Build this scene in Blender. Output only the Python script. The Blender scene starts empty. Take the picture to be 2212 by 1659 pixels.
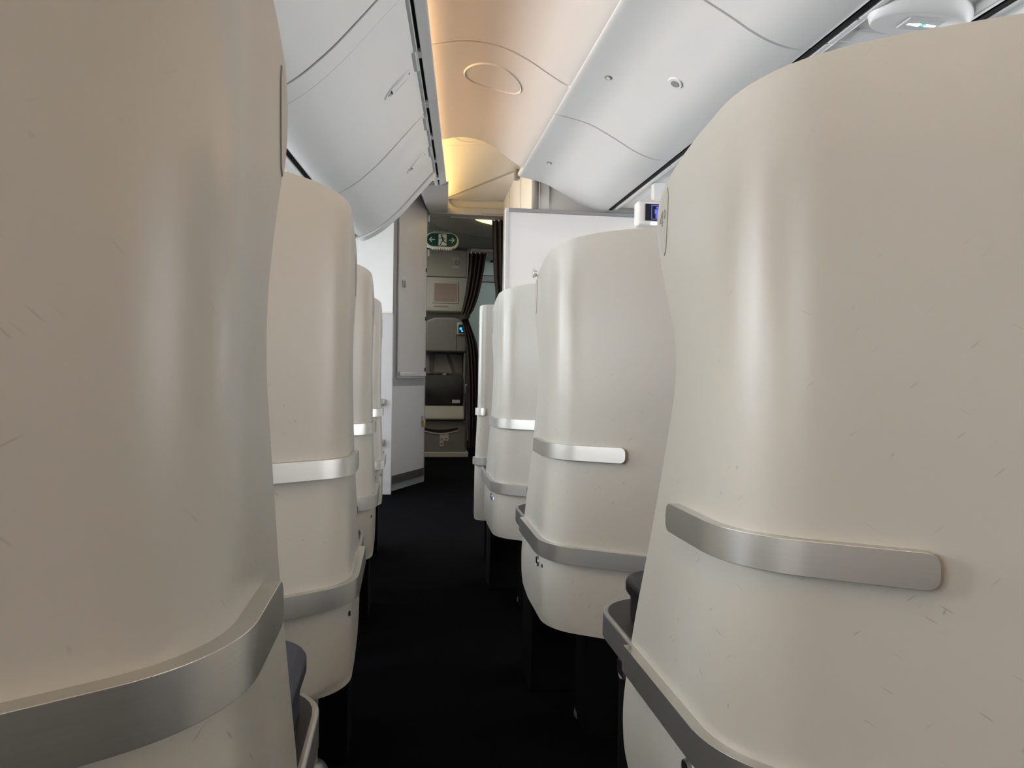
import bpy, bmesh, math, random
from mathutils import Vector, Matrix
random.seed(7)
EZ = 0.85                      # eye height above the cabin floor; z values below are written relative to the eye
W, H, F = 2212, 1659, 1600.0
scn = bpy.context.scene
COL = scn.collection

# ------------------------------------------------------------------ camera
def make_camera():
    vx, vy, roll = 871.74, 807.21, math.radians(0.744)
    Y = Vector(((vx - W/2)/F, (H/2 - vy)/F, -1)).normalized()
    Z = Vector((math.sin(roll), math.cos(roll), 0)); Z = (Z - Y*Z.dot(Y)).normalized()
    X = Y.cross(Z)
    R = Matrix((X, Y, Z))
    cd = bpy.data.cameras.new('camera'); cam = bpy.data.objects.new('camera', cd); COL.objects.link(cam)
    cd.sensor_width = 36.0; cd.lens = F/W*36.0; cd.clip_start = 0.02
    cam.matrix_world = Matrix.Translation((0, 0, EZ)) @ R.to_4x4()
    scn.camera = cam
make_camera()
# ------------------------------------------------------------------ world, exposure
scn.view_settings.view_transform = 'Standard'; scn.view_settings.look = 'None'
scn.view_settings.gamma = 1.0; scn.view_settings.use_curve_mapping = False
scn.view_settings.exposure = 0.0
wd = bpy.data.worlds.new('world'); scn.world = wd; wd.use_nodes = True
wd.node_tree.nodes['Background'].inputs[0].default_value = (0.75, 0.86, 1.0, 1)
wd.node_tree.nodes['Background'].inputs[1].default_value = 0.3
WINDOW_E, COVE_E, VEST_E = 23.5, 17.5, 12.0
scn.cycles.adaptive_threshold = 0.03; wd.cycles.sampling_method = 'NONE'
scn.cycles.max_bounces = 5; scn.cycles.diffuse_bounces = 4; scn.cycles.glossy_bounces = 3; scn.cycles.transmission_bounces = 1
TAPER, Y0 = 0.085, 3.365      # the window side closes in towards the nose

# ------------------------------------------------------------------ materials
NOSAMPLE = ('display_blue', 'handset_glow', 'sign_lit_white', 'sign_lit_green', 'led_violet')
def mat(name, col, rough=0.5, metal=0.0, vary=0.04, scale=6.0, bump=0.0, bscale=200.0, emit=0.0, ecol=None, spec=0.5, stretch=None):
    m = bpy.data.materials.new(name); m.use_nodes = True
    nt = m.node_tree; b = nt.nodes['Principled BSDF']
    b.inputs['Roughness'].default_value = rough; b.inputs['Metallic'].default_value = metal
    b.inputs['Specular IOR Level'].default_value = spec
    tc = nt.nodes.new('ShaderNodeTexCoord'); mp = nt.nodes.new('ShaderNodeMapping')
    nt.links.new(tc.outputs['Object'], mp.inputs[0])
    if stretch: mp.inputs['Scale'].default_value = stretch
    n = nt.nodes.new('ShaderNodeTexNoise'); n.inputs['Scale'].default_value = scale; n.inputs['Detail'].default_value = 2
    nt.links.new(mp.outputs[0], n.inputs['Vector'])
    mx = nt.nodes.new('ShaderNodeMix'); mx.data_type = 'RGBA'
    mx.inputs['A'].default_value = tuple(c*(1-vary) for c in col)+(1,)
    mx.inputs['B'].default_value = tuple(min(1, c*(1+vary)) for c in col)+(1,)
    nt.links.new(n.outputs['Fac'], mx.inputs['Factor'])
    nt.links.new(mx.outputs['Result'], b.inputs['Base Color'])
    if bump:
        n2 = nt.nodes.new('ShaderNodeTexNoise'); n2.inputs['Scale'].default_value = bscale; n2.inputs['Detail'].default_value = 2
        nt.links.new(mp.outputs[0], n2.inputs['Vector'])
        bp = nt.nodes.new('ShaderNodeBump'); bp.inputs['Strength'].default_value = bump; bp.inputs['Distance'].default_value = 0.002
        nt.links.new(n2.outputs['Fac'], bp.inputs['Height']); nt.links.new(bp.outputs[0], b.inputs['Normal'])
    if emit:
        b.inputs['Emission Color'].default_value = (ecol or col)+(1,); b.inputs['Emission Strength'].default_value = emit
    if name in NOSAMPLE: m.cycles.emission_sampling = 'NONE'
    return m

def shell_mat(name, col):
    """satin plastic with fine scuff marks"""
    m = mat(name, col, rough=0.34, vary=0.015, scale=3)
    nt = m.node_tree; b = nt.nodes['Principled BSDF']
    base = b.inputs['Base Color'].links[0].from_socket
    tc = nt.nodes.new('ShaderNodeUVMap')
    last = base
    oc = nt.nodes.new('ShaderNodeTexCoord'); sx = nt.nodes.new('ShaderNodeSeparateXYZ'); nt.links.new(oc.outputs['Object'], sx.inputs[0])
    hm = nt.nodes.new('ShaderNodeMapRange'); nt.links.new(sx.outputs['Z'], hm.inputs['Value'])      # trolleys and bags scuff the lower half more
    hm.inputs['From Min'].default_value = 1.0; hm.inputs['From Max'].default_value = 0.62; hm.inputs['To Min'].default_value = 0.18; hm.inputs['To Max'].default_value = 1.0
    for k, (rot, sc, th, dens) in enumerate([((0, 0, 0.75), (1/16, 1/110, 1), 0.11, 0.88), ((0, 0, -0.5), (1/13, 1/130, 1), 0.11, 0.90), ((0, 0, 1.2), (1/26, 1/48, 1), 0.08, 0.95)]):
        mp = nt.nodes.new('ShaderNodeMapping'); mp.inputs['Rotation'].default_value = rot; mp.inputs['Scale'].default_value = sc
        nt.links.new(tc.outputs['UV'], mp.inputs[0]); mp.vector_type = 'TEXTURE'
        ns = nt.nodes.new('ShaderNodeTexNoise'); ns.inputs['Scale'].default_value = 0.8
        nt.links.new(mp.outputs[0], ns.inputs['Vector'])
        ad = nt.nodes.new('ShaderNodeVectorMath'); ad.operation = 'MULTIPLY_ADD'
        ad.inputs[1].default_value = (0.5, 0.5, 0.5)
        nt.links.new(ns.outputs['Color'], ad.inputs[0]); nt.links.new(mp.outputs[0], ad.inputs[2])
        vo = nt.nodes.new('ShaderNodeTexVoronoi'); vo.voronoi_dimensions = '2D'; vo.inputs['Scale'].default_value = 1.0
        nt.links.new(ad.outputs[0], vo.inputs['Vector'])
        lt = nt.nodes.new('ShaderNodeMapRange'); lt.inputs['From Min'].default_value = th*0.3; lt.inputs['From Max'].default_value = th
        lt.inputs['To Min'].default_value = 1; lt.inputs['To Max'].default_value = 0
        nt.links.new(vo.outputs['Distance'], lt.inputs['Value'])
        sp = nt.nodes.new('ShaderNodeSeparateColor'); nt.links.new(vo.outputs['Color'], sp.inputs[0])
        gt = nt.nodes.new('ShaderNodeMapRange'); gt.inputs['From Min'].default_value = dens; gt.inputs['From Max'].default_value = 1.0
        gt.inputs['To Min'].default_value = 0.0; gt.inputs['To Max'].default_value = 0.5
        nt.links.new(sp.outputs[0], gt.inputs['Value'])
        mu = nt.nodes.new('ShaderNodeMath'); mu.operation = 'MULTIPLY'
        nt.links.new(lt.outputs[0], mu.inputs[0]); nt.links.new(gt.outputs[0], mu.inputs[1])
        mh = nt.nodes.new('ShaderNodeMath'); mh.operation = 'MULTIPLY'
        nt.links.new(mu.outputs[0], mh.inputs[0]); nt.links.new(hm.outputs[0], mh.inputs[1])
        mx = nt.nodes.new('ShaderNodeMix'); mx.data_type = 'RGBA'
        mx.inputs['B'].default_value = (0.12, 0.115, 0.11, 1)
        nt.links.new(last, mx.inputs['A']); nt.links.new(mh.outputs[0], mx.inputs['Factor'])
        last = mx.outputs['Result']
    nt.links.new(last, b.inputs['Base Color'])
    return m

M = {}
M['shell'] = shell_mat('seat_shell_plastic', (0.458, 0.448, 0.400))
M['metal'] = mat('brushed_steel', (0.60, 0.595, 0.565), rough=0.30, metal=0.90, vary=0.07, scale=3, stretch=(4, 4, 400))
M['edge'] = mat('satin_aluminium', (0.42, 0.42, 0.42), rough=0.4, metal=0.9, vary=0.05)
M['chrome'] = mat('chrome', (0.75, 0.75, 0.74), rough=0.12, metal=1.0, vary=0.02)
M['console'] = mat('console_dark_laminate', (0.022, 0.022, 0.024), rough=0.45, spec=0.3)
M['leather'] = mat('black_leather', (0.009, 0.009, 0.010), rough=0.42, spec=0.3, bump=0.25, bscale=350)
M['navy'] = mat('navy_leather', (0.010, 0.013, 0.028), rough=0.5, bump=0.25, bscale=350)
M['black'] = mat('black_plinth', (0.003, 0.003, 0.0035), rough=0.7, spec=0.12)
M['void'] = mat('black_gap', (0.002, 0.002, 0.002), rough=0.9)
M['carpet'] = mat('dark_carpet', (0.0026, 0.0027, 0.0036), rough=0.95, vary=0.35, scale=300, bump=0.6, bscale=900, spec=0.04)
M['bin'] = mat('bin_plastic', (0.77, 0.775, 0.76), rough=0.36, vary=0.012)
M['trim'] = mat('trim_plastic', (0.66, 0.67, 0.67), rough=0.42, vary=0.02)
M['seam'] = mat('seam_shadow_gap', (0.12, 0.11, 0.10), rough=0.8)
M['vault'] = mat('ceiling_vault_plastic', (0.84, 0.81, 0.77), rough=0.40, vary=0.01)
M['panel'] = mat('white_laminate', (0.88, 0.88, 0.87), rough=0.40, vary=0.01)
M['frame'] = mat('grey_frame', (0.36, 0.36, 0.37), rough=0.42, metal=0.2)
M['closet'] = mat('closet_laminate', (0.56, 0.555, 0.56), rough=0.36, vary=0.015)
M['kick'] = mat('kick_plate_steel', (0.16, 0.155, 0.15), rough=0.4, metal=0.7, vary=0.1, stretch=(300, 300, 5), scale=2)
M['post'] = mat('grey_post', (0.28, 0.28, 0.275), rough=0.4)
M['header'] = mat('header_plastic', (0.42, 0.40, 0.38), rough=0.45)
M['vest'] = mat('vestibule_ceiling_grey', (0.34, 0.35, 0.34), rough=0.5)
M['station'] = mat('crew_station_plastic', (0.36, 0.36, 0.31), rough=0.5)
M['station2'] = mat('crew_station_light_plastic', (0.46, 0.45, 0.42), rough=0.5)
M['jump'] = mat('crew_seat_grey', (0.21, 0.205, 0.20), rough=0.55)
M['jumpd'] = mat('crew_seat_dark_fabric', (0.035, 0.036, 0.034), rough=0.7, bump=0.3, bscale=300)
M['strap'] = mat('harness_webbing', (0.085, 0.085, 0.08), rough=0.7)
M['curtain'] = mat('brown_curtain', (0.045, 0.038, 0.034), rough=0.9, bump=0.4, bscale=500)
M['galley'] = mat('galley_panel', (0.52, 0.58, 0.57), rough=0.5)
M['white'] = mat('sign_white', (0.85, 0.85, 0.84), rough=0.4)
M['green'] = mat('exit_sign_green', (0.004, 0.075, 0.045), rough=0.35)
M['paper'] = mat('sticker_paper', (0.55, 0.54, 0.50), rough=0.6)
M['red'] = mat('sticker_red', (0.35, 0.12, 0.10), rough=0.6)
M['yellow'] = mat('sticker_yellow', (0.45, 0.36, 0.12), rough=0.6)
M['brass'] = mat('brass', (0.55, 0.42, 0.18), rough=0.3, metal=1.0)
M['pinhole'] = mat('dark_pinhole', (0.01, 0.01, 0.01), rough=0.5)
M['plate'] = mat('number_plate_plastic', (0.43, 0.42, 0.375), rough=0.4)
M['plategap'] = mat('plate_gap', (0.27, 0.26, 0.245), rough=0.7)
M['text'] = mat('number_grey', (0.20, 0.20, 0.20), rough=0.5)
M['screen'] = mat('monitor_glass', (0.30, 0.24, 0.22), rough=0.12, vary=0.15, scale=3)
M['screendark'] = mat('display_black', (0.008, 0.008, 0.02), rough=0.2)
M['blue'] = mat('display_blue', (0.10, 0.13, 0.60), emit=0.55, ecol=(0.13, 0.17, 0.75))
M['cyan'] = mat('handset_glow', (0.05, 0.5, 0.7), emit=1.0, ecol=(0.05, 0.55, 0.8))
M['handset'] = mat('handset_navy', (0.01, 0.02, 0.06), rough=0.3)
M['lit'] = mat('sign_lit_white', (0.9, 0.95, 0.95), emit=2.5, ecol=(0.85, 1.0, 0.97))
M['litgreen'] = mat('sign_lit_green', (0.1, 0.8, 0.7), emit=1.3, ecol=(0.10, 0.85, 0.72))
M['led'] = mat('led_violet', (0.3, 0.3, 1.0), emit=2.0, ecol=(0.25, 0.28, 1.0))
M['pane'] = mat('window_daylight', (0.9, 0.95, 1.0), emit=WINDOW_E, ecol=(0.92, 0.96, 1.0))
M['cove'] = mat('cove_lamp', (1, 0.8, 0.5), emit=COVE_E, ecol=(1.0, 0.63, 0.34))
M['vestcove'] = mat('vestibule_cove_lamp', (1, 0.8, 0.4), emit=VEST_E, ecol=(1.0, 0.66, 0.22))
M['dome'] = mat('dome_lamp', (1, 0.85, 0.5), emit=2.2, ecol=(1.0, 0.76, 0.36))
M['lamp'] = mat('downlight_lamp', (1, 1, 1), emit=6, ecol=(0.9, 1.0, 0.98))
M['entry'] = mat('entry_lamp_lens', (1, .95, .85), emit=9.0, ecol=(1.0, 0.95, 0.86))  # glow of the added fill over the entry
M['sealgrey'] = mat('grey_seal', (0.42, 0.42, 0.41), rough=0.7)  # grey standing in for the shade along the bin seams
M['wall'] = mat('sidewall_plastic', (0.66, 0.67, 0.67), rough=0.45, vary=0.01)

# ------------------------------------------------------------------ helpers
def tag(o, label, cat=None, group=None, kind=None):
    if label: o['label'] = label
    if cat: o['category'] = cat
    if group: o['group'] = group
    if kind: o['kind'] = kind
    return o
def thing(name, loc, label, cat, group=None):
    o = bpy.data.objects.new(name, None); COL.objects.link(o); o.location = loc; o.empty_display_size = 0.1
    return tag(o, label, cat, group)
def link(name, me, parent=None):
    o = bpy.data.objects.new(name, me); COL.objects.link(o)
    if parent: o.parent = parent
    return o
def data(name, vs, fs, m, smooth=True, off=(0, 0, 0)):
    me = bpy.data.meshes.new(name)
    me.from_pydata([(v[0]-off[0], v[1]-off[1], v[2]-off[2]) for v in vs], [], fs)
    bm = bmesh.new(); bm.from_mesh(me); bmesh.ops.recalc_face_normals(bm, faces=bm.faces); bm.to_mesh(me); bm.free()
    for p in me.polygons: p.use_smooth = smooth
    me.materials.append(m)
    return me
def bevel(o, w, seg=3, ang=35):
    b = o.modifiers.new('bevel', 'BEVEL'); b.width = w; b.segments = seg; b.limit_method = 'ANGLE'; b.angle_limit = math.radians(ang)
    b.harden_normals = False
    return o
def smooth_angle(me, deg=35):
    bm = bmesh.new(); bm.from_mesh(me)
    for e in bm.edges:
        if len(e.link_faces) == 2 and e.calc_face_angle(0) > math.radians(deg): e.smooth = False
    bm.to_mesh(me); bm.free()
def mesh(name, vs, fs, m, parent=None, bv=0, smooth=True, seg=3, ang=35, sharp=None):
    """vertices in world metres with z relative to the eye; stored relative to the parent's location"""
    off = parent.matrix_world.translation if parent else Vector((0, 0, 0))
    if parent:
        off = Vector((0, 0, 0)); p = parent
        while p: off = off + p.location; p = p.parent
    me = data(name, [(v[0], v[1], v[2]+EZ) for v in vs], fs, m, smooth, off)
    smooth_angle(me, sharp if sharp else ang)
    o = link(name, me, parent)
    if not parent: recenter(o)
    if bv: bevel(o, bv, seg, ang)
    return o
def recenter(o):
    me = o.data
    xs = [v.co.x for v in me.vertices]; ys = [v.co.y for v in me.vertices]; zs = [v.co.z for v in me.vertices]
    c = Vector(((min(xs)+max(xs))/2, (min(ys)+max(ys))/2, min(zs)))
    me.transform(Matrix.Translation(-c)); o.location = c
def boxv(x0, x1, y0, y1, z0, z1):
    vs = [(x, y, z) for z in (z0, z1) for y in (y0, y1) for x in (x0, x1)]
    fs = [(0, 2, 3, 1), (4, 5, 7, 6), (0, 1, 5, 4), (2, 6, 7, 3), (0, 4, 6, 2), (1, 3, 7, 5)]
    return vs, fs
def box(name, x0, x1, y0, y1, z0, z1, m, parent=None, bv=0.0, seg=2):
    vs, fs = boxv(x0, x1, y0, y1, z0, z1)
    return mesh(name, vs, fs, m, parent, bv, smooth=bool(bv), seg=seg)
def prism(pts, a, b, axis='y'):
    """closed polygon pts extruded from a to b along an axis; pts are the other two coordinates in order"""
    n = len(pts); vs = []
    for t in (a, b):
        for p in pts:
            vs.append((p[0], t, p[1]) if axis == 'y' else (t, p[0], p[1]) if axis == 'x' else (p[0], p[1], t))
    fs = [tuple(range(n)), tuple(range(2*n-1, n-1, -1))]
    fs += [(i, (i+1) % n, n+(i+1) % n, n+i) for i in range(n)]
    return vs, fs
def cyl(c, r, h, axis='y', n=24, r2=None):
    """a disc or cone frustum starting at c and running h along an axis"""
    vs = []; r2 = r if r2 is None else r2
    for k, rr in ((0, r), (1, r2)):
        for i in range(n):
            a = 2*math.pi*i/n; ca, sa = rr*math.cos(a), rr*math.sin(a)
            vs.append({'x': (c[0]+k*h, c[1]+ca, c[2]+sa), 'y': (c[0]+ca, c[1]+k*h, c[2]+sa), 'z': (c[0]+ca, c[1]+sa, c[2]+k*h)}[axis])
    fs = [tuple(range(n)), tuple(range(2*n-1, n-1, -1))]+[(i, (i+1) % n, n+(i+1) % n, n+i) for i in range(n)]
    return vs, fs
def join(*sets):
    V, Fs = [], []
    for vs, fs in sets:
        o = len(V); V += vs; Fs += [tuple(i+o for i in f) for f in fs]
    return V, Fs
def interp(pts, t):
    """piecewise smooth (Catmull-Rom) through pts, t in 0..1 by index"""
    n = len(pts)-1; s = min(max(t, 0), 1)*n; i = min(int(s), n-1); f = s-i
    p0, p1, p2, p3 = pts[max(i-1, 0)], pts[i], pts[i+1], pts[min(i+2, n)]
    return tuple(0.5*((2*b)+(c-a)*f+(2*a-5*b+4*c-d)*f*f+(3*b-a-3*c+d)*f**3) for a, b, c, d in zip(p0, p1, p2, p3))
def slab(fn, nu, nv, thick, nrm):
    """closed slab: grid fn(i/nu, j/nv) plus the same grid moved by nrm*thick"""
    P = [[fn(i/nu, j/nv) for i in range(nu+1)] for j in range(nv+1)]
    vs = [p for r in P for p in r]; n = len(vs)
    for j in range(nv+1):
        for i in range(nu+1):
            d = nrm(i/nu, j/nv); p = P[j][i]; vs.append((p[0]+d[0]*thick, p[1]+d[1]*thick, p[2]+d[2]*thick))
    w = nu+1; fs = []
    for j in range(nv):
        for i in range(nu):
            a = j*w+i; fs.append((a, a+1, a+w+1, a+w)); fs.append((n+a, n+a+w, n+a+w+1, n+a+1))
    for i in range(nu):
        fs.append((i, n+i, n+i+1, i+1)); a = nv*w+i; fs.append((a, a+1, n+a+1, n+a))
    for j in range(nv):
        a = j*w; fs.append((a, a+w, n+a+w, n+a)); a = j*w+nu; fs.append((a, n+a, n+a+w, a+w))
    return vs, fs
# ================================================================== SETTING
XC = 1.357                       # cabin centre line
XL, XR = -1.35, 2*XC+1.35        # side walls
YB, YF = -2.6, 10.4
FL = -EZ
def structure(o): o['kind'] = 'structure'; return o
structure(mesh('floor', *boxv(XL-.05, XR+.05, YB-.1, YF+.1, FL-.04, FL), M['carpet'], smooth=False))
structure(mesh('wall_rear', *boxv(XL-.1, XR+.1, YB-.1, YB, FL, 1.6), M['wall'], smooth=False))
structure(mesh('wall_front', *boxv(XL-.1, XR+.1, YF, YF+.1, FL, 1.6), M['wall'], smooth=False))
structure(mesh('ceiling', *boxv(XL-.1, XR+.1, YB-.1, YF+.1, 1.56, 1.62), M['wall'], smooth=False))

# side walls with real window openings: lower and upper bands plus piers between the windows
WY = [-2.1+0.6*k for k in range(13)]; WZ0, WZ1, WHW = 0.02, 0.50, 0.15
def sidewall(side, name):
    x = XL if side < 0 else XR; xo = x+side*0.06
    sets = [boxv(min(x, xo), max(x, xo), YB, YF, FL, WZ0), boxv(min(x, xo), max(x, xo), YB, YF, WZ1, 1.6)]
    edges = [YB]+sum([[y-WHW, y+WHW] for y in WY], [])+[YF]
    for a, b in zip(edges[0::2], edges[1::2]): sets.append(boxv(min(x, xo), max(x, xo), a, b, WZ0, WZ1))
    structure(mesh(name, *join(*sets), M['wall'], smooth=False))
sidewall(-1, 'wall_left'); sidewall(1, 'wall_right')
n = 0
for side in (-1, 1):
    x = XL if side < 0 else XR
    fr = pn = sh = None
    for y in WY:
        n += 1
        o = bpy.data.objects.new('window_%d' % n, None); COL.objects.link(o); o.location = (x, y, WZ0+EZ); structure(o)
        if fr is None:
            a, b = sorted((x-side*0.012, x+side*0.02))
            sets = [boxv(a, b, y-WHW-.02, y-WHW+.012, WZ0-.02, WZ1+.02), boxv(a, b, y+WHW-.012, y+WHW+.02, WZ0-.02, WZ1+.02),
                    boxv(a, b, y-WHW+.012, y+WHW-.012, WZ0-.02, WZ0+.012), boxv(a, b, y-WHW+.012, y+WHW-.012, WZ1-.012, WZ1+.02)]
            f = mesh('window_frame', *join(*sets), M['trim'], o, smooth=False); fr = f.data
        else: link('window_frame', fr, o)
        if y > -1.0:      # rear shades are unseen, added shut to dim the near shells
            if pn is None:
                xx = x+side*.035
                pn = mesh('window_pane', [(xx, y-WHW, WZ0), (xx, y+WHW, WZ0), (xx, y+WHW, WZ1), (xx, y-WHW, WZ1)], [(0, 1, 2, 3)], M['pane'], o, smooth=False).data
            else: link('window_pane', pn, o)
        else:
            if sh is None:
                a, b = sorted((x+side*.005, x+side*.012))
                sh = mesh('window_shade', *boxv(a, b, y-WHW, y+WHW, WZ0, WZ1), M['panel'], o, smooth=False).data
            else: link('window_shade', sh, o)

# ------------------------------------------------------------------ vaulted aisle ceiling
VP = [(-.12, 1.225), (-.04, 1.248), (.10, 1.275), (.20, 1.296), (.29, 1.297), (.38, 1.281), (.47, 1.243), (.56, 1.19), (.639, 1.150), (.68, 1.150)]
def vault_pt(t, y, mir=False):
    x, z = interp(VP, t)
    k = (0.62-x)/0.62 if x < .62 else 0          # the window side of the vault follows the taper
    x += TAPER*(y-2.9)*min(1, max(0, k))
    return (2*XC-x if mir else x, y, z)
ceil_root = bpy.data.objects.get('ceiling')
for mir in (False, True):
    for (a, b) in ((YB, -0.6), (-0.6, 1.15), (1.15, 2.893), (2.907, 4.07)):
        vs, fs = slab(lambda i, j: vault_pt(j, a+(b-a)*i, mir), 8, 36, 0.012, lambda i, j: (0, 0, 1))
        o = mesh('ceiling_panel', vs, fs, M['vault'], ceil_root, bv=0.004)
        if not mir: o['label'] = 'curved warm-lit aisle ceiling panel'
def vz(x, y):
    best = min((vault_pt(k/400, y) for k in range(401)), key=lambda p: abs(p[0]-x)); return best[2]
# round access cover in the vault, lying on the curve
def on_vault_ring(cx, cy, r0, r1, th, m, name):
    vs, fs, nn = [], [], 40
    for k, rr, dz in ((0, r0, -th*.4), (1, (r0+r1)/2, -th), (2, r1, 0.001)):
        for i in range(nn):
            a = 2*math.pi*i/nn; x, y = cx+rr*math.cos(a), cy+rr*math.sin(a)
            vs.append((x, y, vz(x, y)+dz))
    for k in (0, 1):
        for i in range(nn): fs.append((k*nn+i, k*nn+(i+1) % nn, (k+1)*nn+(i+1) % nn, (k+1)*nn+i))
    return vs, fs
cov = thing('ceiling_cover', (.365, 3.19, EZ+vz(.365, 3.19)), 'round access cover flush in the curved warm-lit ceiling panel', 'cover')
vs, fs = [(.365, 3.19, vz(.365, 3.19)-.003)], []
for k, rr in ((1, .06), (2, .118)):
    for i in range(40):
        a = 2*math.pi*i/40; x, y = .365+rr*math.cos(a), 3.19+rr*math.sin(a); vs.append((x, y, vz(x, y)-.003))
for i in range(40):
    j = (i+1) % 40; fs += [(0, 1+i, 1+j), (1+i, 41+i, 41+j, 1+j)]
mesh('disc', vs, fs, M['vault'], cov)
mesh('rim', *on_vault_ring(.365, 3.19, .118, .127, .006, M['vault'], 'rim'), M['vault'], cov)

# cove lamp behind the bin-top rail on each side of the cabin
def tx(x, y): return x+TAPER*(y-Y0)
for mir in (False, True):
    for k, (a, b, m, lab) in enumerate(((YB, 4.1, 'cove', 'warm cove lamp strip hidden behind the vented rail'), (4.14, 5.86, 'vestcove', 'yellow cove lamp strip beside the forward ceiling recess'))):
        if mir and k: continue
        pts = []
        for y in (a, b):
            for (x, z) in (((-.02, 1.208), (.02, 1.208), (.02, 1.222), (-.02, 1.222)) if not k else tuple((q, w+.075*(y-4.14)) for q, w in ((.045, 1.222), (.075, 1.222), (.075, 1.238), (.045, 1.238)))):
                X = tx(x, y); pts.append((2*XC-X if mir else X, y, z))
        fs = [(0, 1, 2, 3), (7, 6, 5, 4), (0, 4, 5, 1), (1, 5, 6, 2), (2, 6, 7, 3), (3, 7, 4, 0)]
        o = mesh('cove_lamp', pts, fs, M[m], smooth=False)
        tag(o, lab if not mir else 'warm cove lamp strip above the far aisle', 'lamp')

# ------------------------------------------------------------------ rail with air slots along the bin tops
def tprism(pts, a, b):
    vs = []
    for y in (a, b):
        for (x, z) in pts: vs.append((tx(x, y), y, z))
    n = len(pts)
    return vs, [tuple(range(n)), tuple(range(2*n-1, n-1, -1))]+[(i, (i+1) % n, n+(i+1) % n, n+i) for i in range(n)]
rail = thing('vented_rail', (tx(.1, 3), 3.0, EZ+1.17), 'white rail with black air slots between left bins and ceiling', 'rail')
segs = [(YB, 1.9), (1.9, 3.23), (3.235, 4.62)]
for a, b in segs:
    mesh('inner_rail', *tprism([(.070, 1.166), (.089, 1.166), (.089, 1.20), (.070, 1.20)], a+.002, b-.002), M['trim'], rail, bv=.003)
    mesh('outer_rail', *tprism([(.101, 1.170), (.140, 1.186), (.142, 1.196), (.134, 1.197), (.130, 1.194), (.101, 1.184)], a+.002, b-.002), M['trim'], rail, bv=.003)
mesh('slot_backing', *tprism([(.086, 1.186), (.106, 1.186), (.106, 1.198), (.086, 1.198)], YB, 4.6), M['void'], rail, smooth=False)
for y in (1.42, 1.88, 2.30, 2.73, 3.24, 3.68, 4.08, 4.44):
    mesh('slot_spacer', *tprism([(.086, 1.168), (.104, 1.170), (.104, 1.19), (.086, 1.19)], y, y+.05), M['trim'], rail, smooth=False)
for y in (2.72, 3.40, 3.83):
    mesh('rail_clip', *tprism([(.060, 1.156), (.084, 1.158), (.084, 1.169), (.060, 1.169)], y, y+.16), M['trim'], rail, bv=.004)

# ------------------------------------------------------------------ left overhead bins
LP = [(.078, 1.170), (.066, 1.155), (.035, 1.119), (.003, 1.081), (-.030, 1.041), (-.068, .996), (-.112, .945), (-.158, .898), (-.21, .850), (-.264, .811), (-.315, .783), (-.345, .775), (-.36, .785)]
def lbin_pt(t, y, off=0.0):
    x, z = interp(LP, t); x2, z2 = interp(LP, min(1, t+.01)); x1, z1 = interp(LP, max(0, t-.01))
    dx, dz = x2-x1, z2-z1; L = math.hypot(dx, dz); nx, nz = -dz/L, dx/L      # normal
    if nx < 0 and nz > 0: nx, nz = -nx, -nz
    return (tx(x, y)+nx*off, y, z+nz*off)
def lnorm(t):
    a = lbin_pt(t, 3.0, 0); b = lbin_pt(t, 3.0, 1); return (b[0]-a[0], 0, b[2]-a[2])
def left_bin(a, b, label, handle=True, hy=None):
    t = thing('overhead_bin', (tx(-.3, (a+b)/2), (a+b)/2, EZ+.78), label, 'overhead bin', 'overhead bins on the left')
    body = [(-.36, .80)]+[(x-.03, z+.03) for x, z in LP[::-1]][2:]+[(.03, 1.185), (-1.1, 1.185), (-1.1, .84)]
    mesh('bin_body', *tprism(body, a, b), M['trim'], t, smooth=False)
    vs, fs = slab(lambda i, j: lbin_pt(j, a+.003+(b-a-.006)*i, 0), 4, 48, -.02, lambda i, j: lnorm(j))
    mesh('bin_door', vs, fs, M['bin'], t, bv=.006)
    if handle:
        hy = hy or (a+b)/2
        # recessed oval grip, long axis up the curve
        def hp(u, v, off):
            s = .232+u*.125; return lbin_pt(s, hy+v*.034, off)
        vs, fs, nn = [], [], 28
        rings = ((1.0, .0005), (.94, .004), (.84, .004), (.80, .0008))
        for r_, o_ in rings:
            for i in range(nn):
                q = 2*math.pi*i/nn; vs.append(hp(r_*math.cos(q), r_*math.sin(q), o_))
        for k in range(3):
            for i in range(nn): fs.append((k*nn+i, k*nn+(i+1) % nn, (k+1)*nn+(i+1) % nn, (k+1)*nn+i))
        h = mesh('handle', vs, fs, M['bin'], t)
        vs, fs = [hp(0, 0, .0012)], []
        for i in range(nn):
            q = 2*math.pi*i/nn; vs.append(hp(.82*math.cos(q), .82*math.sin(q), .0012))
        fs = [(0, 1+i, 1+(i+1) % nn) for i in range(nn)]
        mesh('recess', vs, fs, M['post'], h)
        for u in (.18, -.42):      # paddles
            vs, fs = slab(lambda i, j: hp(u+(j-.5)*.62, (i-.5)*1.25, .002+.006*math.sin(math.pi*i)), 6, 6, 0.004, lambda i, j: (0, 0, -.5))
            mesh('paddle', vs, fs, M['bin'], h, bv=.002)
    return t
left_bin(1.15, 2.204, 'nearest left overhead bin cut off by the top of the picture', hy=1.6)
left_bin(2.32, 3.36, 'left overhead bin whose oval grip is the larger one')
left_bin(3.37, 4.30, 'farthest left overhead bin, beside the grey closet', hy=3.86)
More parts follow.
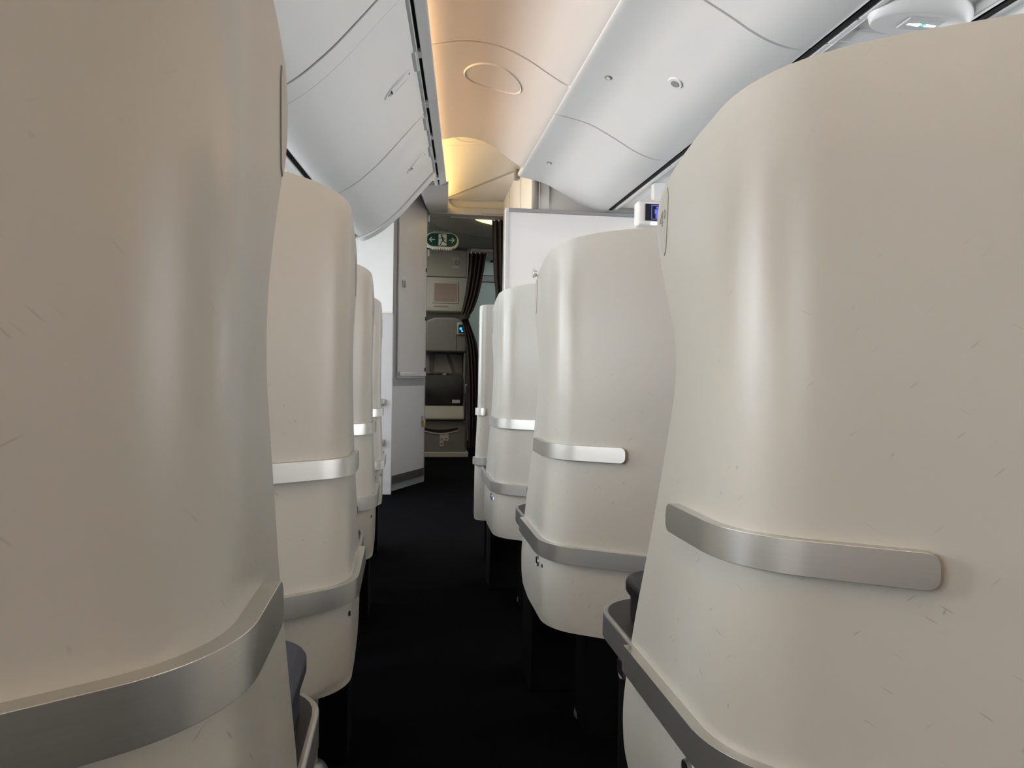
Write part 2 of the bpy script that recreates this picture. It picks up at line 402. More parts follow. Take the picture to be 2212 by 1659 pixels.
def left_strip(a, b, label, lift):
    vs, fs = slab(lambda i, j: lbin_pt(j, a+(b-a)*i, lift), 4, 48, -.03, lambda i, j: lnorm(j))
    o = thing('bin_divider', (tx(-.3, a), a, EZ+.78), label, 'trim strip', 'raised strips between left bins'); mesh('strip', vs, fs, M['bin'], o, bv=.004)
    for y in (a-.004, b-.001):  # thin ribbons whose darker colour draws the shade line of each seam
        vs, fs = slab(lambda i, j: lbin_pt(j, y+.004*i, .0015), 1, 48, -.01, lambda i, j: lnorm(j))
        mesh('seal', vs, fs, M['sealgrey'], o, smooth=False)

left_strip(2.209, 2.314, 'raised curved strip between the two nearer left overhead bins', .003)
left_strip(4.303, 4.404, 'curved end strip closing the far end of the left overhead bins', .009)

# service rail under the left bins
lp = thing('service_panel', (-.6, 2.5, EZ+.78), 'white service panel strip under the left overhead bins', 'service panel')
mesh('gap', *tprism([(-.385, .785), (-.348, .781), (-.335, .83), (-.385, .83)], 1.1, 4.4), M['void'], lp, smooth=False)
for k in range(12):
    a = 1.2+k*.27
    mesh('panel', *tprism([(-.378, .765), (-.395, .745), (-.42, .742), (-.46, .762), (-.80, .775), (-.80, .80), (-.378, .80)], a+.002, a+.266), M['panel'], lp, bv=.004)
    mesh('nozzle', *cyl((tx(-.52, a), a+.13, .757), .022, .02, 'z', 16), M['trim'], lp)

# ------------------------------------------------------------------ centre bins (both sides of the centre line) and service panels
RP = [(.652, 1.178), (.640, 1.168), (.637, 1.155), (.650, 1.144), (.70, 1.135), (.758, 1.123), (.815, 1.104), (.874, 1.075), (.935, 1.043), (.99, 1.012), (1.045, .988), (1.10, .973), (1.145, .969), (1.17, .974), (1.178, .99)]
def rbin_pt(t, y, mir): x, z = interp(RP, t); return (2*XC-x if mir else x, y, z)
def rn(t):
    x2, z2 = interp(RP, min(1, t+.01)); x1, z1 = interp(RP, max(0, t-.01)); dx, dz = x2-x1, z2-z1; L = math.hypot(dx, dz)
    return (-dz/L, dx/L)
def centre_bin(a, b, label, mir=False, marks=()):
    t = thing('overhead_bin', (XC+(.4 if mir else -.4), (a+b)/2, EZ+.97), label, 'overhead bin', 'centre overhead bins')
    s = lambda x: 2*XC-x if mir else x
    body = [(s(x), z) for x, z in ((.67, 1.17), (.70, 1.155), (.88, 1.09), (1.05, 1.01), (1.15, .99), (1.18, 1.0), (XC-.01, 1.02), (XC-.01, 1.5), (.66, 1.5))]
    mesh('bin_body', *prism(body, a+.001, b-.001), M['trim'], t, smooth=False)
    vs, fs = slab(lambda i, j: rbin_pt(j, a+.003+(b-a-.006)*i, mir), 4, 60, .016, lambda i, j: ((rn(j)[0]*(-1 if mir else 1)), 0, rn(j)[1]))
    mesh('bin_door', vs, fs, M['bin'], t, bv=.006)
    def pad(y, tt, ry, rt, off, m, nm, parent, n=24):
        vs = []; fs = []
        for k, (q, o_) in enumerate(((1, .0), (.9, off), (0.02, off*.7))):
            for i in range(n):
                A = 2*math.pi*i/n; T = tt+rt*q*math.sin(A); p = rbin_pt(T, y+ry*q*math.cos(A), mir); nn = rn(T)
                vs.append((p[0]-nn[0]*o_, p[1], p[2]-nn[1]*o_))
        for k in (0, 1):
            for i in range(n): fs.append((k*n+i, k*n+(i+1) % n, (k+1)*n+(i+1) % n, (k+1)*n+i))
        fs.append(tuple(range(2*n, 3*n)))
        return mesh(nm, vs, fs, m, parent)
    for kind, y in marks:
        if kind == 'badge':
            p = pad(y, .345, .016, .017, .003, M['text'], 'row_badge', t); pad(y, .345, .009, .010, .0045, M['white'], 'badge_face', p)
        else:
            p = pad(y, .575, .035, .030, .005, M['bin'], 'latch', t); pad(y, .575, .018, .018, .0075, M['post'], 'latch_button', p)
    return t
centre_bin(.95, 2.045, 'nearest centre overhead bin at the top right edge')
centre_bin(2.05, 3.193, 'centre overhead bin with the oval latch button', marks=(('badge', 2.72), ('latch', 2.52)))
centre_bin(3.20, 4.235, 'farthest centre overhead bin, ending above the white partition', marks=(('badge', 3.86),))
for k, (a, b) in enumerate(((.95, 2.045), (2.05, 3.193), (3.20, 4.235))):
    centre_bin(a, b, ('centre overhead bin facing the far aisle, nearest', 'centre overhead bin facing the far aisle, middle', 'centre overhead bin facing the far aisle, farthest')[k], mir=True)
for mir in (False, True):
    s = (lambda x: 2*XC-x) if mir else (lambda x: x)
    o = mesh('shadow_gap', *prism([(s(1.1795), .976), (s(1.1965), .976), (s(1.1965), 1.018), (s(1.1795), 1.018)], .9, 4.23), M['void'], smooth=False)
    tag(o, 'black gap line between the centre bins and the %s' % ('white service panels' if not mir else 'far edge of the service panels'), 'trim gap')
# service panels
sp = thing('service_panel', (XC, 2.5, EZ+.985), 'white service panels with seams under the centre bins', 'service panel')
ys = [.95, 1.40, 1.865, 2.013, 2.16, 2.31, 2.46, 2.61, 2.78, 2.95, 3.12, 3.29, 3.50, 3.72, 3.95, 4.225]
for a, b in zip(ys[:-1], ys[1:]):
    pts = [(1.197, .990), (1.206, .976), (1.222, .975), (1.240, .990), (1.475, .990), (1.492, .975), (1.508, .976), (1.517, .990), (1.517, 1.01), (1.197, 1.01)]
    mesh('panel', *prism(pts, a+.003, b-.003), M['panel'], sp, bv=.004)
    if b-a < .2: mesh('panel_rib', *boxv(1.26, 1.46, (a+b)/2-.006, (a+b)/2+.006, .986, .991), M['trim'], sp, smooth=False)
pu = thing('passenger_service_unit', (XC, 1.80, EZ+.94), 'passenger service unit with a lit sign, above the nearest right shell', 'service unit')
def dish(u, v):
    a = 2*math.pi*u; k = v
    rx, ry = .148*(1-.10*k), .085*(1-.28*k); return (XC+rx*math.cos(a), 1.815+ry*math.sin(a)+.012*k, .990-.034*(1-(1-k)**2))
vs, fs = [], []
for j in range(9):
    for i in range(48): vs.append(dish(i/48, j/8))
for j in range(8):
    for i in range(48): fs.append((j*48+i, j*48+(i+1) % 48, (j+1)*48+(i+1) % 48, (j+1)*48+i))
fs.append(tuple(range(8*48, 9*48)))
mesh('housing', vs, fs, M['panel'], pu)
plate = mesh('sign_plate', *join(boxv(XC-.052, XC+.052, 1.785, 1.845, .9525, .958)), M['trim'], pu, bv=.006)
for cx, w, h, m in ((-.032, .014, .008, 'lit'), (-.020, .007, .012, 'lit'), (-.009, .012, .014, 'lit'), (.018, .012, .012, 'lit'), (.030, .008, .010, 'lit'), (.038, .007, .008, 'lit')):
    mesh('sign_mark', *boxv(XC+cx-w/2, XC+cx+w/2, 1.815-h/2, 1.815+h/2, .9515, .9526), M[m], plate, smooth=False)
mesh('sign_arrow', [(XC-.001, 1.815, .9518), (XC+.007, 1.822, .9518), (XC+.007, 1.8175, .9518), (XC+.012, 1.8175, .9518), (XC+.012, 1.8125, .9518), (XC+.007, 1.8125, .9518), (XC+.007, 1.808, .9518)], [(0, 1, 2, 3, 4, 5, 6)], M['litgreen'], plate, smooth=False)

# ================================================================== FORWARD END
# white partition ahead of the centre seats
pt = thing('partition', (1.36, 4.25, 0), 'tall white partition with grey metal edge behind the centre seats', 'partition')
box('panel', .585, 2.13, 4.232, 4.262, FL, .945, M['panel'], pt)
box('edge_trim', .568, .588, 4.222, 4.272, FL, .962, M['trim'], pt, .004)
box('edge_trim', 2.125, 2.146, 4.222, 4.272, FL, .962, M['trim'], pt, .004)
box('top_trim', .586, 2.127, 4.222, 4.272, .940, .962, M['frame'], pt, .004)
sp_ = thing('support_post', (.752, 4.30, 0), 'grey round post between the white partition and the centre bin', 'post')
vs, fs = cyl((.752, 4.30, .955), .0215, .20, 'z', 28)
mesh('tube', vs, fs, M['post'], sp_)
box('upright', .73, .775, 4.272, 4.33, FL, .955, M['frame'], sp_)
# wall beyond the partition, yellow-lit
wl = structure(box('wall_vestibule', .78, .84, 4.32, 5.94, FL, 1.56, M['panel']))
for y in (5.03, 5.60): box('joint_strip', .778, .7805, y, y+.008, .6, 1.50, M['header'], wl)
tag(box('end_fascia', .79, 1.92, 4.345, 4.37, .90, 1.50, M['panel']), 'pale fascia under the end of the far centre bin behind the round post', 'panel')
# recessed ceiling forward of the vault
def fc(x, y): return 1.48-(y-4.08)*.043
vs, fs = slab(lambda i, j: (-.1+1.0*i, 4.075+1.87*j, fc(-.1+1.0*i, 4.075+1.87*j)), 14, 12, .012, lambda i, j: (0, 0, 1))
structure(mesh('ceiling_forward', vs, fs, M['vault']))
fwd = bpy.data.objects['ceiling_forward']
def strip_on(p, q, w, h, m, nm):
    d = Vector((q[0]-p[0], q[1]-p[1], 0)).normalized(); nrm = Vector((-d.y, d.x, 0))*w; N = 10; vs = []; fs = []
    for i in range(N+1):
        x, y = p[0]+(q[0]-p[0])*i/N, p[1]+(q[1]-p[1])*i/N
        for s_, hh in ((-1, 0), (-1, -h), (1, -h), (1, 0)):
            X, Y = x+nrm.x*s_, y+nrm.y*s_; vs.append((X, Y, fc(X, Y)+hh+.001))
    for i in range(N):
        for k in range(4): a = i*4+k; b = i*4+(k+1) % 4; fs.append((a, b, b+4, a+4))
    fs += [(0, 1, 2, 3), (N*4+3, N*4+2, N*4+1, N*4)]
    return mesh(nm, vs, fs, m, fwd)
strip_on((.30, 5.93), (.765, 5.12), .010, .008, M['header'], 'joint_strip')
strip_on((.20, 4.75), (.765, 4.60), .005, .003, M['vault'], 'joint_strip')
vs, fs = [], []
for k, (r_, dz) in enumerate(((.115, .001), (.120, -.006), (.126, .001))):
    for i in range(40):
        a = 2*math.pi*i/40; x, y = .40+r_*math.cos(a), 4.52+r_*math.sin(a); vs.append((x, y, fc(x, y)+dz))
for k in (0, 1):
    for i in range(40): fs.append((k*40+i, k*40+(i+1) % 40, (k+1)*40+(i+1) % 40, (k+1)*40+i))
mesh('cover_ring', vs, fs, M['vault'], fwd)
box('bracket', .745, .775, 5.08, 5.14, 1.36, 1.42, M['post'], fwd, .004)
box('conduit', .762, .776, 4.75, 5.10, 1.385, 1.40, M['post'], fwd, .003)
# frame of the recess: side rail running forward, rounded corner and cross header
def frame_outline():
    xs, zl, zh = .20, 1.278, 1.352
    pts = [(.185, 1.278), (.83, 1.278), (.83, 1.338), (.40, 1.338), (.372, 1.345), (.352, 1.362), (.341, 1.388), (.335, 1.43), (.333, 1.55), (.185, 1.55)]
    return pts
hd = thing('ceiling_header', (.5, 5.97, EZ+1.278), 'grey header frame with a rounded corner across the forward ceiling', 'header')
mesh('frame', *prism(frame_outline(), 5.93, 6.02), M['header'], hd, bv=.006, ang=50)
box('fascia', .30, .83, 6.0, 6.015, 1.334, 1.46, M['vault'], hd)
box('curtain_rail', .36, .83, 6.02, 6.045, 1.268, 1.290, M['frame'], hd, .004)
box('joint_cover', .60, .80, 5.915, 5.935, 1.290, 1.334, M['header'], hd, .004)
fv_ = []
for y, pts in ((4.625, [(.10, 1.16), (.257, 1.178), (.262, 1.20), (.10, 1.20)]), (5.3, [(.13, 1.215), (.290, 1.228), (.300, 1.262), (.13, 1.262)]), (5.925, [(.187, 1.278), (.330, 1.290), (.336, 1.335), (.187, 1.335)])):
    fv_ += [(a, y, b) for a, b in pts]
ff_ = [(0, 1, 2, 3), (11, 10, 9, 8)]+[(q*4+k, q*4+(k+1) % 4, q*4+4+(k+1) % 4, q*4+4+k) for q in (0, 1) for k in range(4)]
tag(mesh('rail_fairing', fv_, ff_, M['header'], bv=.004), 'grey fairing running from the vented rail forward to the header', 'trim')
tag(mesh('cove_floor', *tprism([(-.02, 1.200), (.13, 1.200), (.13, 1.206), (-.02, 1.206)], 4.08, 4.625), M['vault'], smooth=False), 'short ledge under the forward cove lamp', 'trim')  # added ledge, blocks the lamp showing past the rail end
cb_ = []  # added screen that keeps the cove light off the closet
for y, zb in ((4.08, 1.19), (4.63, 1.205), (5.92, 1.30)): cb_ += [(tx(-.05, y), y, zb), (tx(-.02, y), y, zb), (tx(-.02, y), y, 1.50), (tx(-.05, y), y, 1.50)]
tag(mesh('cove_back', cb_, ff_, M['header'], smooth=False), 'back panel of the forward cove behind the grey fairing', 'trim')

# half-height wall and upper white panel left of the closet
hw = thing('half_wall', (-.7, 5.25, 0), 'pale half-height wall between the left shells and the closet', 'partition')
box('panel', XL+.02, -.075, 5.24, 5.29, FL, .418, M['closet'], hw, .006)
box('bump_rail', -.62, -.128, 5.212, 5.242, -.222, -.176, M['metal'], hw, .006)
box('bump_rail', -.62, -.130, 5.212, 5.242, -.500, -.456, M['metal'], hw, .006)
tag(box('upper_panel', XL+.02, -.082, 5.30, 5.34, .418, 1.14, M['panel']), 'bright white upper panel between left bins and half-height wall', 'panel')

# ------------------------------------------------------------------ closet set at an angle
CA, CB = Vector((-.130, 5.300)), Vector((.171, 5.894))
cd_ = (CB-CA).normalized(); cn = Vector((cd_.y, -cd_.x)); CL = (CB-CA).length
def cbox(name, s0, s1, d0, d1, z0, z1, m, parent, bv=0.0):
    """box on the closet front: s along the front, d out of it"""
    vs = []
    for z in (z0, z1):
        for d in (d0, d1):
            for s in (s0, s1):
                p = CA+cd_*s+cn*d; vs.append((p.x, p.y, z))
    return mesh(name, vs, boxv(0, 1, 0, 1, 0, 1)[1], m, parent, bv, smooth=bool(bv), seg=2)
cl = thing('closet', (CA.x, CA.y, 0), 'grey-white angled closet with tall door and lower locker', 'closet')
ba = CA+cd_*.085
body = [(ba.x, ba.y), (CB.x, CB.y), (CB.x-.02, 6.35), (-.75, 6.35), (-.75, 5.42), (ba.x, 5.42)]
mesh('upper_carcass', *prism(body, -.06, 1.53, 'z'), M['frame'], cl, smooth=False)
body = [(CA.x, CA.y), (CB.x, CB.y), (CB.x-.02, 6.35), (-.75, 6.35), (-.75, 5.34), (CA.x, 5.34)]
mesh('lower_carcass', *prism(body, FL, -.058, 'z'), M['frame'], cl, smooth=False)
ud = cbox('upper_door', .165, CL-.050, 0, .016, -.035, 1.42, M['closet'], cl, .004)
cbox('door_lip', .172, CL-.055, .016, .034, -.022, .015, M['closet'], ud, .012)
lt_ = cbox('latch', .215, .262, .016, .024, .635, .685, M['edge'], ud, .008)
cbox('latch_paddle', .225, .250, .024, .029, .640, .665, M['post'], lt_, .004)
cbox('latch_dot', .222, .232, .016, .018, .700, .710, M['white'], ud)
ld = cbox('lower_door', .030, CL-.045, 0, .016, -.80, -.09, M['closet'], cl, .004)
cbox('kick_plate', .032, CL-.047, .016, .019, -.795, -.735, M['kick'], ld)
lk = cbox('lock', CL-.10, CL-.060, .016, .035, -.365, -.325, M['frame'], ld, .004)
cbox('lock_key', CL-.090, CL-.066, .02, .042, -.41, -.36, M['brass'], lk, .004)
for z in (-.105, -.42, -.75): cbox('hinge', .014, .030, .002, .014, z-.012, z+.012, M['pinhole'], ld)
hg = cbox('hinge_strip', CL-.046, CL-.022, 0, .006, -.03, 1.44, M['trim'], cl)
for k in range(52):
    z = -.01+k*.0275
    cbox('hinge_slot', CL-.037, CL-.031, .006, .0068, z, z+.013, M['post'], hg)
for z in (.02, .42, .80, 1.30): cbox('hinge_bolt', CL-.042, CL-.026, .006, .014, z, z+.028, M['pinhole'], hg)
for z in (.93, 1.2): cbox('door_stop', CL-.012, CL+.004, .0, .018, z, z+.05, M['trim'], cl)

# ------------------------------------------------------------------ vestibule: ceiling, dome light, exit sign, crew station
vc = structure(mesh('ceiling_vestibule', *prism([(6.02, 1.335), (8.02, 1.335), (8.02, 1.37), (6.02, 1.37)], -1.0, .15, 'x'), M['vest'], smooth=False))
def vest_ceiling():
    cx, cy, n = 1.0, 6.30, 64; vs = []; fs = []
    # square sheet with a round hole
    for i in range(n):
        a = 2*math.pi*i/n; c, s = math.cos(a), math.sin(a)
        vs.append((cx+.80*c, cy+.80*s, 1.33))
        k = 1/max(abs(c)/(.85 if c < 0 else 1.0), abs(s)/(.27 if s < 0 else 1.72)); k = max(k, .80)
        vs.append((cx+k*c, cy+k*s, 1.33))
    for i in range(n):
        j = (i+1) % n; fs.append((2*i, 2*i+1, 2*j+1, 2*j))
    return vs, fs
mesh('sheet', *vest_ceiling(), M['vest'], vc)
dm = thing('dome_light', (1.0, 6.30, EZ+1.33), 'round recessed dome light glowing yellow in the forward ceiling', 'ceiling light')
vs, fs = [], []; rs = ((.80, 1.328), (.795, 1.318), (.70, 1.326), (.56, 1.342), (.45, 1.352), (.43, 1.366), (.43, 1.40))
for r_, z in rs:
    for i in range(64):
        a = 2*math.pi*i/64; vs.append((1.0+r_*math.cos(a), max(6.05, 6.30+r_*math.sin(a)), z))
for k in range(len(rs)-1):
    for i in range(64): fs.append((k*64+i, k*64+(i+1) % 64, (k+1)*64+(i+1) % 64, (k+1)*64+i))
mesh('ring', vs, fs, M['station2'], dm)
vs, fs = [], []
for j in range(8):
    q = (j+.001)/7
    for i in range(48): a = 2*math.pi*i/48; vs.append((1.0+.44*q*math.cos(a), max(6.05, 6.30+.44*q*math.sin(a)), 1.320+.040*q*q))
for j in range(7):
    for i in range(48): fs.append((j*48+i, j*48+(i+1) % 48, (j+1)*48+(i+1) % 48, (j+1)*48+i))
mesh('lens', vs, fs, M['dome'], dm)
structure(box('wall_vestibule_side', 2.2, 2.28, 4.32, YF, FL, 1.56, M['galley']))
el = thing('entry_lamp', (-.35, 6.9, EZ+1.32), 'flat ceiling lamp over the entry, out of sight behind the closet', 'lamp')  # added light source, out of view, brightens the crew station
box('lens', -.65, -.05, 6.6, 7.2, 1.318, 1.334, M['entry'], el)
# exit sign
ex = thing('exit_sign', (.36, 6.9, EZ+1.16), 'green running-man exit sign with arrows hanging from the ceiling', 'sign')
def stadium(cx, cz, w, h, n=14):
    r = h/2; pts = []
    for k in range(n+1): a = -math.pi/2+math.pi*k/n; pts.append((cx+w/2-r+r*math.cos(a), cz+r*math.sin(a)))
    for k in range(n+1): a = math.pi/2+math.pi*k/n; pts.append((cx-w/2+r+r*math.cos(a), cz+r*math.sin(a)))
    return pts
ecx, ecz = .335, 1.235
mesh('housing', *prism(stadium(ecx, ecz, .315, .155), 6.90, 6.95), M['white'], ex, bv=.010)
fc_ = mesh('face', *prism(stadium(ecx, ecz+.008, .282, .118), 6.892, 6.902), M['green'], ex)
box('mount', .26, .43, 6.92, 6.96, 1.29, 1.34, M['station2'], ex, .008)
for k in range(9): mesh('louvre_tooth', *boxv(ecx-.09+k*.021, ecx-.08+k*.021, 6.897, 6.94, 1.150, 1.162), M['white'], ex, smooth=False)
box('test_knob', ecx+.10, ecx+.112, 6.892, 6.90, 1.160, 1.172, M['red'], ex)
def flat(name, pts, y, m, parent, th=.002):
    vs, fs = prism(pts, y-th, y)
    return mesh(name, vs, fs, m, parent, smooth=False)
fx, fzc = ecx+.006, ecz+.008
flat('white_field', [(fx-.037, fzc-.052), (fx+.037, fzc-.052), (fx+.037, fzc+.052), (fx-.037, fzc+.052)], 6.892, M['white'], fc_)
def limb(a, b, w): 
    d = Vector((b[0]-a[0], b[1]-a[1])).normalized()*1; nn = Vector((-d.y, d.x))*w/2
    return [(a[0]+nn.x, a[1]+nn.y), (b[0]+nn.x, b[1]+nn.y), (b[0]-nn.x, b[1]-nn.y), (a[0]-nn.x, a[1]-nn.y)]
man = []
def P(x, z): return (fx+x, fzc+z)
sets = [prism([P(-.010+.0085*math.cos(a*math.pi/6), .038+.0085*math.sin(a*math.pi/6)) for a in range(12)], 6.8885, 6.89)]
for a, b, w in (((-.006, .028), (.006, -.006), .015), ((-.004, .024), (-.022, .012), .006), ((-.022, .012), (-.036, .016), .006), ((0, .022), (.018, .014), .006), ((.018, .014), (.026, .000), .006),
                ((.004, -.006), (-.010, -.024), .009), ((-.010, -.024), (-.020, -.048), .008), ((.006, -.006), (.020, -.022), .009), ((.020, -.022), (.042, -.028), .008)):
    sets.append(prism(limb(P(*a), P(*b), w), 6.8885, 6.89))
mesh('running_figure', *join(*sets), M['green'], fc_, smooth=False)
for s_ in (-1, 1):
    c0 = ecx+s_*.088
    arrow = [prism(limb((c0-.024, fzc), (c0+.024, fzc), .008), 6.8885, 6.891), prism(limb((c0+s_*.026, fzc), (c0+s_*.004, fzc+.022), .008), 6.888, 6.8905), prism(limb((c0+s_*.026, fzc), (c0+s_*.004, fzc-.022), .008), 6.888, 6.8905)]
    mesh('arrow', *join(*arrow), M['white'], fc_, smooth=False)

# crew station wall with monitor
cs = thing('crew_station', (.3, 7.85, 0), 'beige crew station wall with a small monitor beside the curtain', 'crew station')
box('lower_wall', -.1, .65, 7.84, 8.0, FL, .66, M['station2'], cs)
box('upper_panel', -.1, .642, 7.80, 7.98, 1.022, 1.305, M['station'], cs, .006)
mp_ = box('monitor_panel', -.1, .646, 7.76, 7.98, .690, 1.012, M['station2'], cs, .008)
box('bezel', .285, .557, 7.752, 7.762, .740, .966, M['station2'], mp_, .01)
box('screen', .306, .539, 7.748, 7.754, .760, .948, M['screen'], mp_)
box('panel_grip', .30, .45, 7.752, 7.762, .705, .722, M['station'], mp_, .003)
vs, fs = prism([(7.68, .655), (7.70, .640), (7.84, .640), (7.84, .692), (7.70, .692), (7.685, .680)], -.1, .648, 'x')
mesh('hood', vs, fs, M['station'], cs, bv=.008)
box('corner_post', .642, .668, 7.74, 8.0, FL, 1.30, M['vest'], cs, .006)
for (x0, x1, z0, z1, m) in ((.485, .565, 1.205, 1.232, 'station2'), (.49, .565, 1.12, 1.135, 'paper')): box('placard', x0, x1, 7.796, 7.801, z0, z1, M[m], cs)
vs, fs = cyl((.545, 7.795, 1.172), .021, .006, 'y', 20); k_ = mesh('dial', vs, fs, M['kick'], cs)
mesh('dial_face', *cyl((.545, 7.792, 1.172), .013, .004, 'y', 16), M['station2'], k_)
# fold-up crew seat
js = thing('jumpseat', (.42, 7.6, 0), 'grey fold-up crew seat below the monitor at the end of the aisle', 'crew seat')
bb = box('base', .14, .645, 7.60, 7.83, -.80, -.475, M['jump'], js, .012)
box('toe_rail', .13, .668, 7.585, 7.83, FL, -.795, M['station2'], js, .006)
# curved pull slot in the base front
sl = [(.20+.36*k/12, -.545-.022*math.sin(math.pi*k/12)) for k in range(13)]
sl2 = [(x, z-.024-.010*math.sin(math.pi*i/12)) for i, (x, z) in enumerate(sl)]
flat('pull_slot', sl+sl2[::-1], 7.601, M['pinhole'], bb, .003)
flat('pull_lip', sl2+[(x, z-.014) for x, z in sl2][::-1], 7.598, M['station2'], bb, .004)
for (x0, x1, z0, z1, m) in ((.375, .465, -.68, -.605, 'paper'), (.375, .415, -.735, -.682, 'paper')): box('sticker', x0, x1, 7.597, 7.601, z0, z1, M[m], bb)
for (x0, x1, z0, z1, m) in ((.382, .408, -.676, -.652, 'yellow'), (.425, .455, -.664, -.656, 'red'), (.382, .408, -.722, -.704, 'red')): box('sticker_mark', x0, x1, 7.5955, 7.598, z0, z1, M[m], bb)
vs, fs = prism([(7.56, -.455), (7.575, -.470), (7.82, -.470), (7.82, -.33), (7.66, -.325), (7.585, -.40)], .15, .62, 'x')
mesh('seat_pan', vs, fs, M['station'], js, bv=.012)
vs, fs = slab(lambda i, j: (.17+.45*i, 7.70-.05*math.sin(math.pi*j)*(1-.6*abs(2*i-1)**4)+.012*math.sin(9*i+5*j), -.315+.31*j), 18, 12, .10, lambda i, j: (0, 1, 0))
mesh('folded_cushion', vs, fs, M['jumpd'], js, bv=.01)
box('cushion_label', .50, .58, 7.655, 7.668, -.295, -.262, M['paper'], js)
vs, fs = slab(lambda i, j: (.17+.44*i, 7.735+.01*math.sin(7*i), .0+.215*j), 12, 6, .05, lambda i, j: (0, 1, 0))
mesh('backrest', vs, fs, M['jump'], js, bv=.01)
for pts in ([(.27, .215), (.32, .215), (.295, .02), (.265, .02)], [(.43, .215), (.475, .215), (.535, .02), (.50, .02)], [(.30, .02), (.33, .02), (.62, -.02), (.62, .01)]):
    flat('harness_strap', pts, 7.728, M['strap'], js, .004)
box('buckle', .40, .44, 7.715, 7.73, -.03, .01, M['edge'], js, .004)
vs, fs = prism([(.205, .228), (.64, .228), (.645, .40), (.64, .53), (.60, .565), (.50, .585), (.30, .58), (.225, .545)], 7.62, 7.82)
hr = mesh('headrest', vs, fs, M['jump'], js, bv=.02, seg=4)
box('headrest_seam', .530, .534, 7.617, 7.622, .235, .52, M['pinhole'], hr)
hs = box('handset', .535, .63, 7.60, 7.63, .405, .535, M['station2'], js, .012)
box('handset_display', .552, .612, 7.594, 7.602, .425, .510, M['handset'], hs, .01)
mesh('handset_light', *cyl((.574, 7.588, .470), .014, .007, 'y', 16), M['cyan'], hs)
vs, fs = cyl((.588, 7.588, .445), .010, .007, 'y', 12); mesh('handset_light', vs, fs, M['cyan'], hs)
box('side_rail', .615, .636, 7.70, 7.76, -.47, .225, M['edge'], js, .006)
box('lap_belt', .63, .67, 7.66, 7.68, -.20, -.10, M['edge'], js, .006)
flat('belt_webbing', [(.64, -.12), (.67, -.12), (.715, -.58), (.675, -.58)], 7.665, M['strap'], js, .006)
flat('belt_webbing', [(.14, -.30), (.17, -.32), (.21, -.44), (.15, -.48)], 7.58, M['strap'], js, .006)

# doorway header and lit galley beyond
structure(box('trim_1', .66, 2.2, 7.80, 7.95, 1.235, 1.335, M['galley'], None, .02))
structure(box('trim_2', .66, 2.2, 7.47, 7.53, 1.242, 1.275, M['header'], None, .008))
gl = thing('galley_unit', (1.3, 9.5, 0), 'pale green-grey galley wall seen through the curtained doorway', 'galley')
box('panel', .3, 2.19, 9.5, 9.6, FL, 1.195, M['galley'], gl)
box('band', .3, 2.19, 9.47, 9.6, 1.198, 1.275, M['vest'], gl)
box('soffit', .3, 2.19, 9.0, 9.6, 1.50, 1.55, M['galley'], gl)
box('soffit_front', .3, 2.19, 9.45, 9.6, 1.278, 1.52, M['galley'], gl)
dl = thing('downlight', (1.10, 9.45, EZ+1.45), 'small round downlight above the galley wall', 'ceiling light')
mesh('bezel', *cyl((1.10, 9.44, 1.455), .035, .02, 'y', 24), M['trim'], dl)
mesh('eye', *cyl((1.10, 9.43, 1.455), .022, .012, 'y', 20), M['pinhole'], dl)
gp = thing('galley_lamp', (1.2, 8.5, EZ+1.50), 'flat lamp lighting the galley behind the doorway', 'lamp')
box('lens', .95, 1.7, 8.3, 8.7, 1.535, 1.555, M['lamp'], gp)

# ------------------------------------------------------------------ curtains
def curtain(label, rows, y, folds, amp, tie=None):
    """rows: (z, x left, x right) from the top down"""
    t = thing('curtain', ((rows[0][1]+rows[0][2])/2, y, EZ+rows[-1][0]), label, 'curtain')
    nu, nv = folds*8, 40
    def f(i, j):
        z, a, b = interp(rows, j); w = b-a
        wave = math.sin(2*math.pi*folds*i+1.3*math.sin(3*j))*min(amp, w*.22)
        return (a+w*i+.25*wave*math.cos(2*math.pi*folds*i), y+wave+.25*amp*math.sin(5*i+4*j), z)
    vs, fs = slab(f, nu, nv, .004, lambda i, j: (0, 1, 0))
    mesh('cloth', vs, fs, M['curtain'], t)
    if tie:
        z, a, b = tie
        vs, fs = slab(lambda i, j: (a-.01+(b-a+.02)*i, y-.04*math.sin(math.pi*i)-.03, z-.02+.045*j+.03*i), 12, 3, .008, lambda i, j: (0, 1, 0))
        mesh('tie_band', vs, fs, M['curtain'], t)
    for k in range(folds):
        x = rows[0][1]+(rows[0][2]-rows[0][1])*(k+.5)/folds
        mesh('hook', *boxv(x-.006, x+.006, y-.004, y+.012, rows[0][0]-.012, rows[0][0]+.018), M['white'], t, smooth=False)
    return t
curtain('dark brown curtain tied back beside the crew seat', [(1.236, .640, .818), (1.05, .632, .79), (.85, .61, .752), (.68, .578, .70), (.575, .560, .645), (.50, .585, .665), (.30, .615, .735), (.04, .635, .757), (-.3, .645, .768), (-.55, .648, .765), (-.74, .655, .745)], 7.50, 4, .035, (.565, .565, .645))
curtain('dark brown curtain gathered under the header beside the white partition', [(1.272, .700, .815), (1.05, .708, .82), (.80, .72, .83), (.66, .735, .835), (.45, .72, .84), (0, .70, .85), (-.80, .70, .85)], 6.033, 3, .03)
tag(box('floor_light', .742, .80, 7.40, 7.43, -.735, -.722, M['lit']), 'small lit floor-level marker below the brown curtain', 'marker')

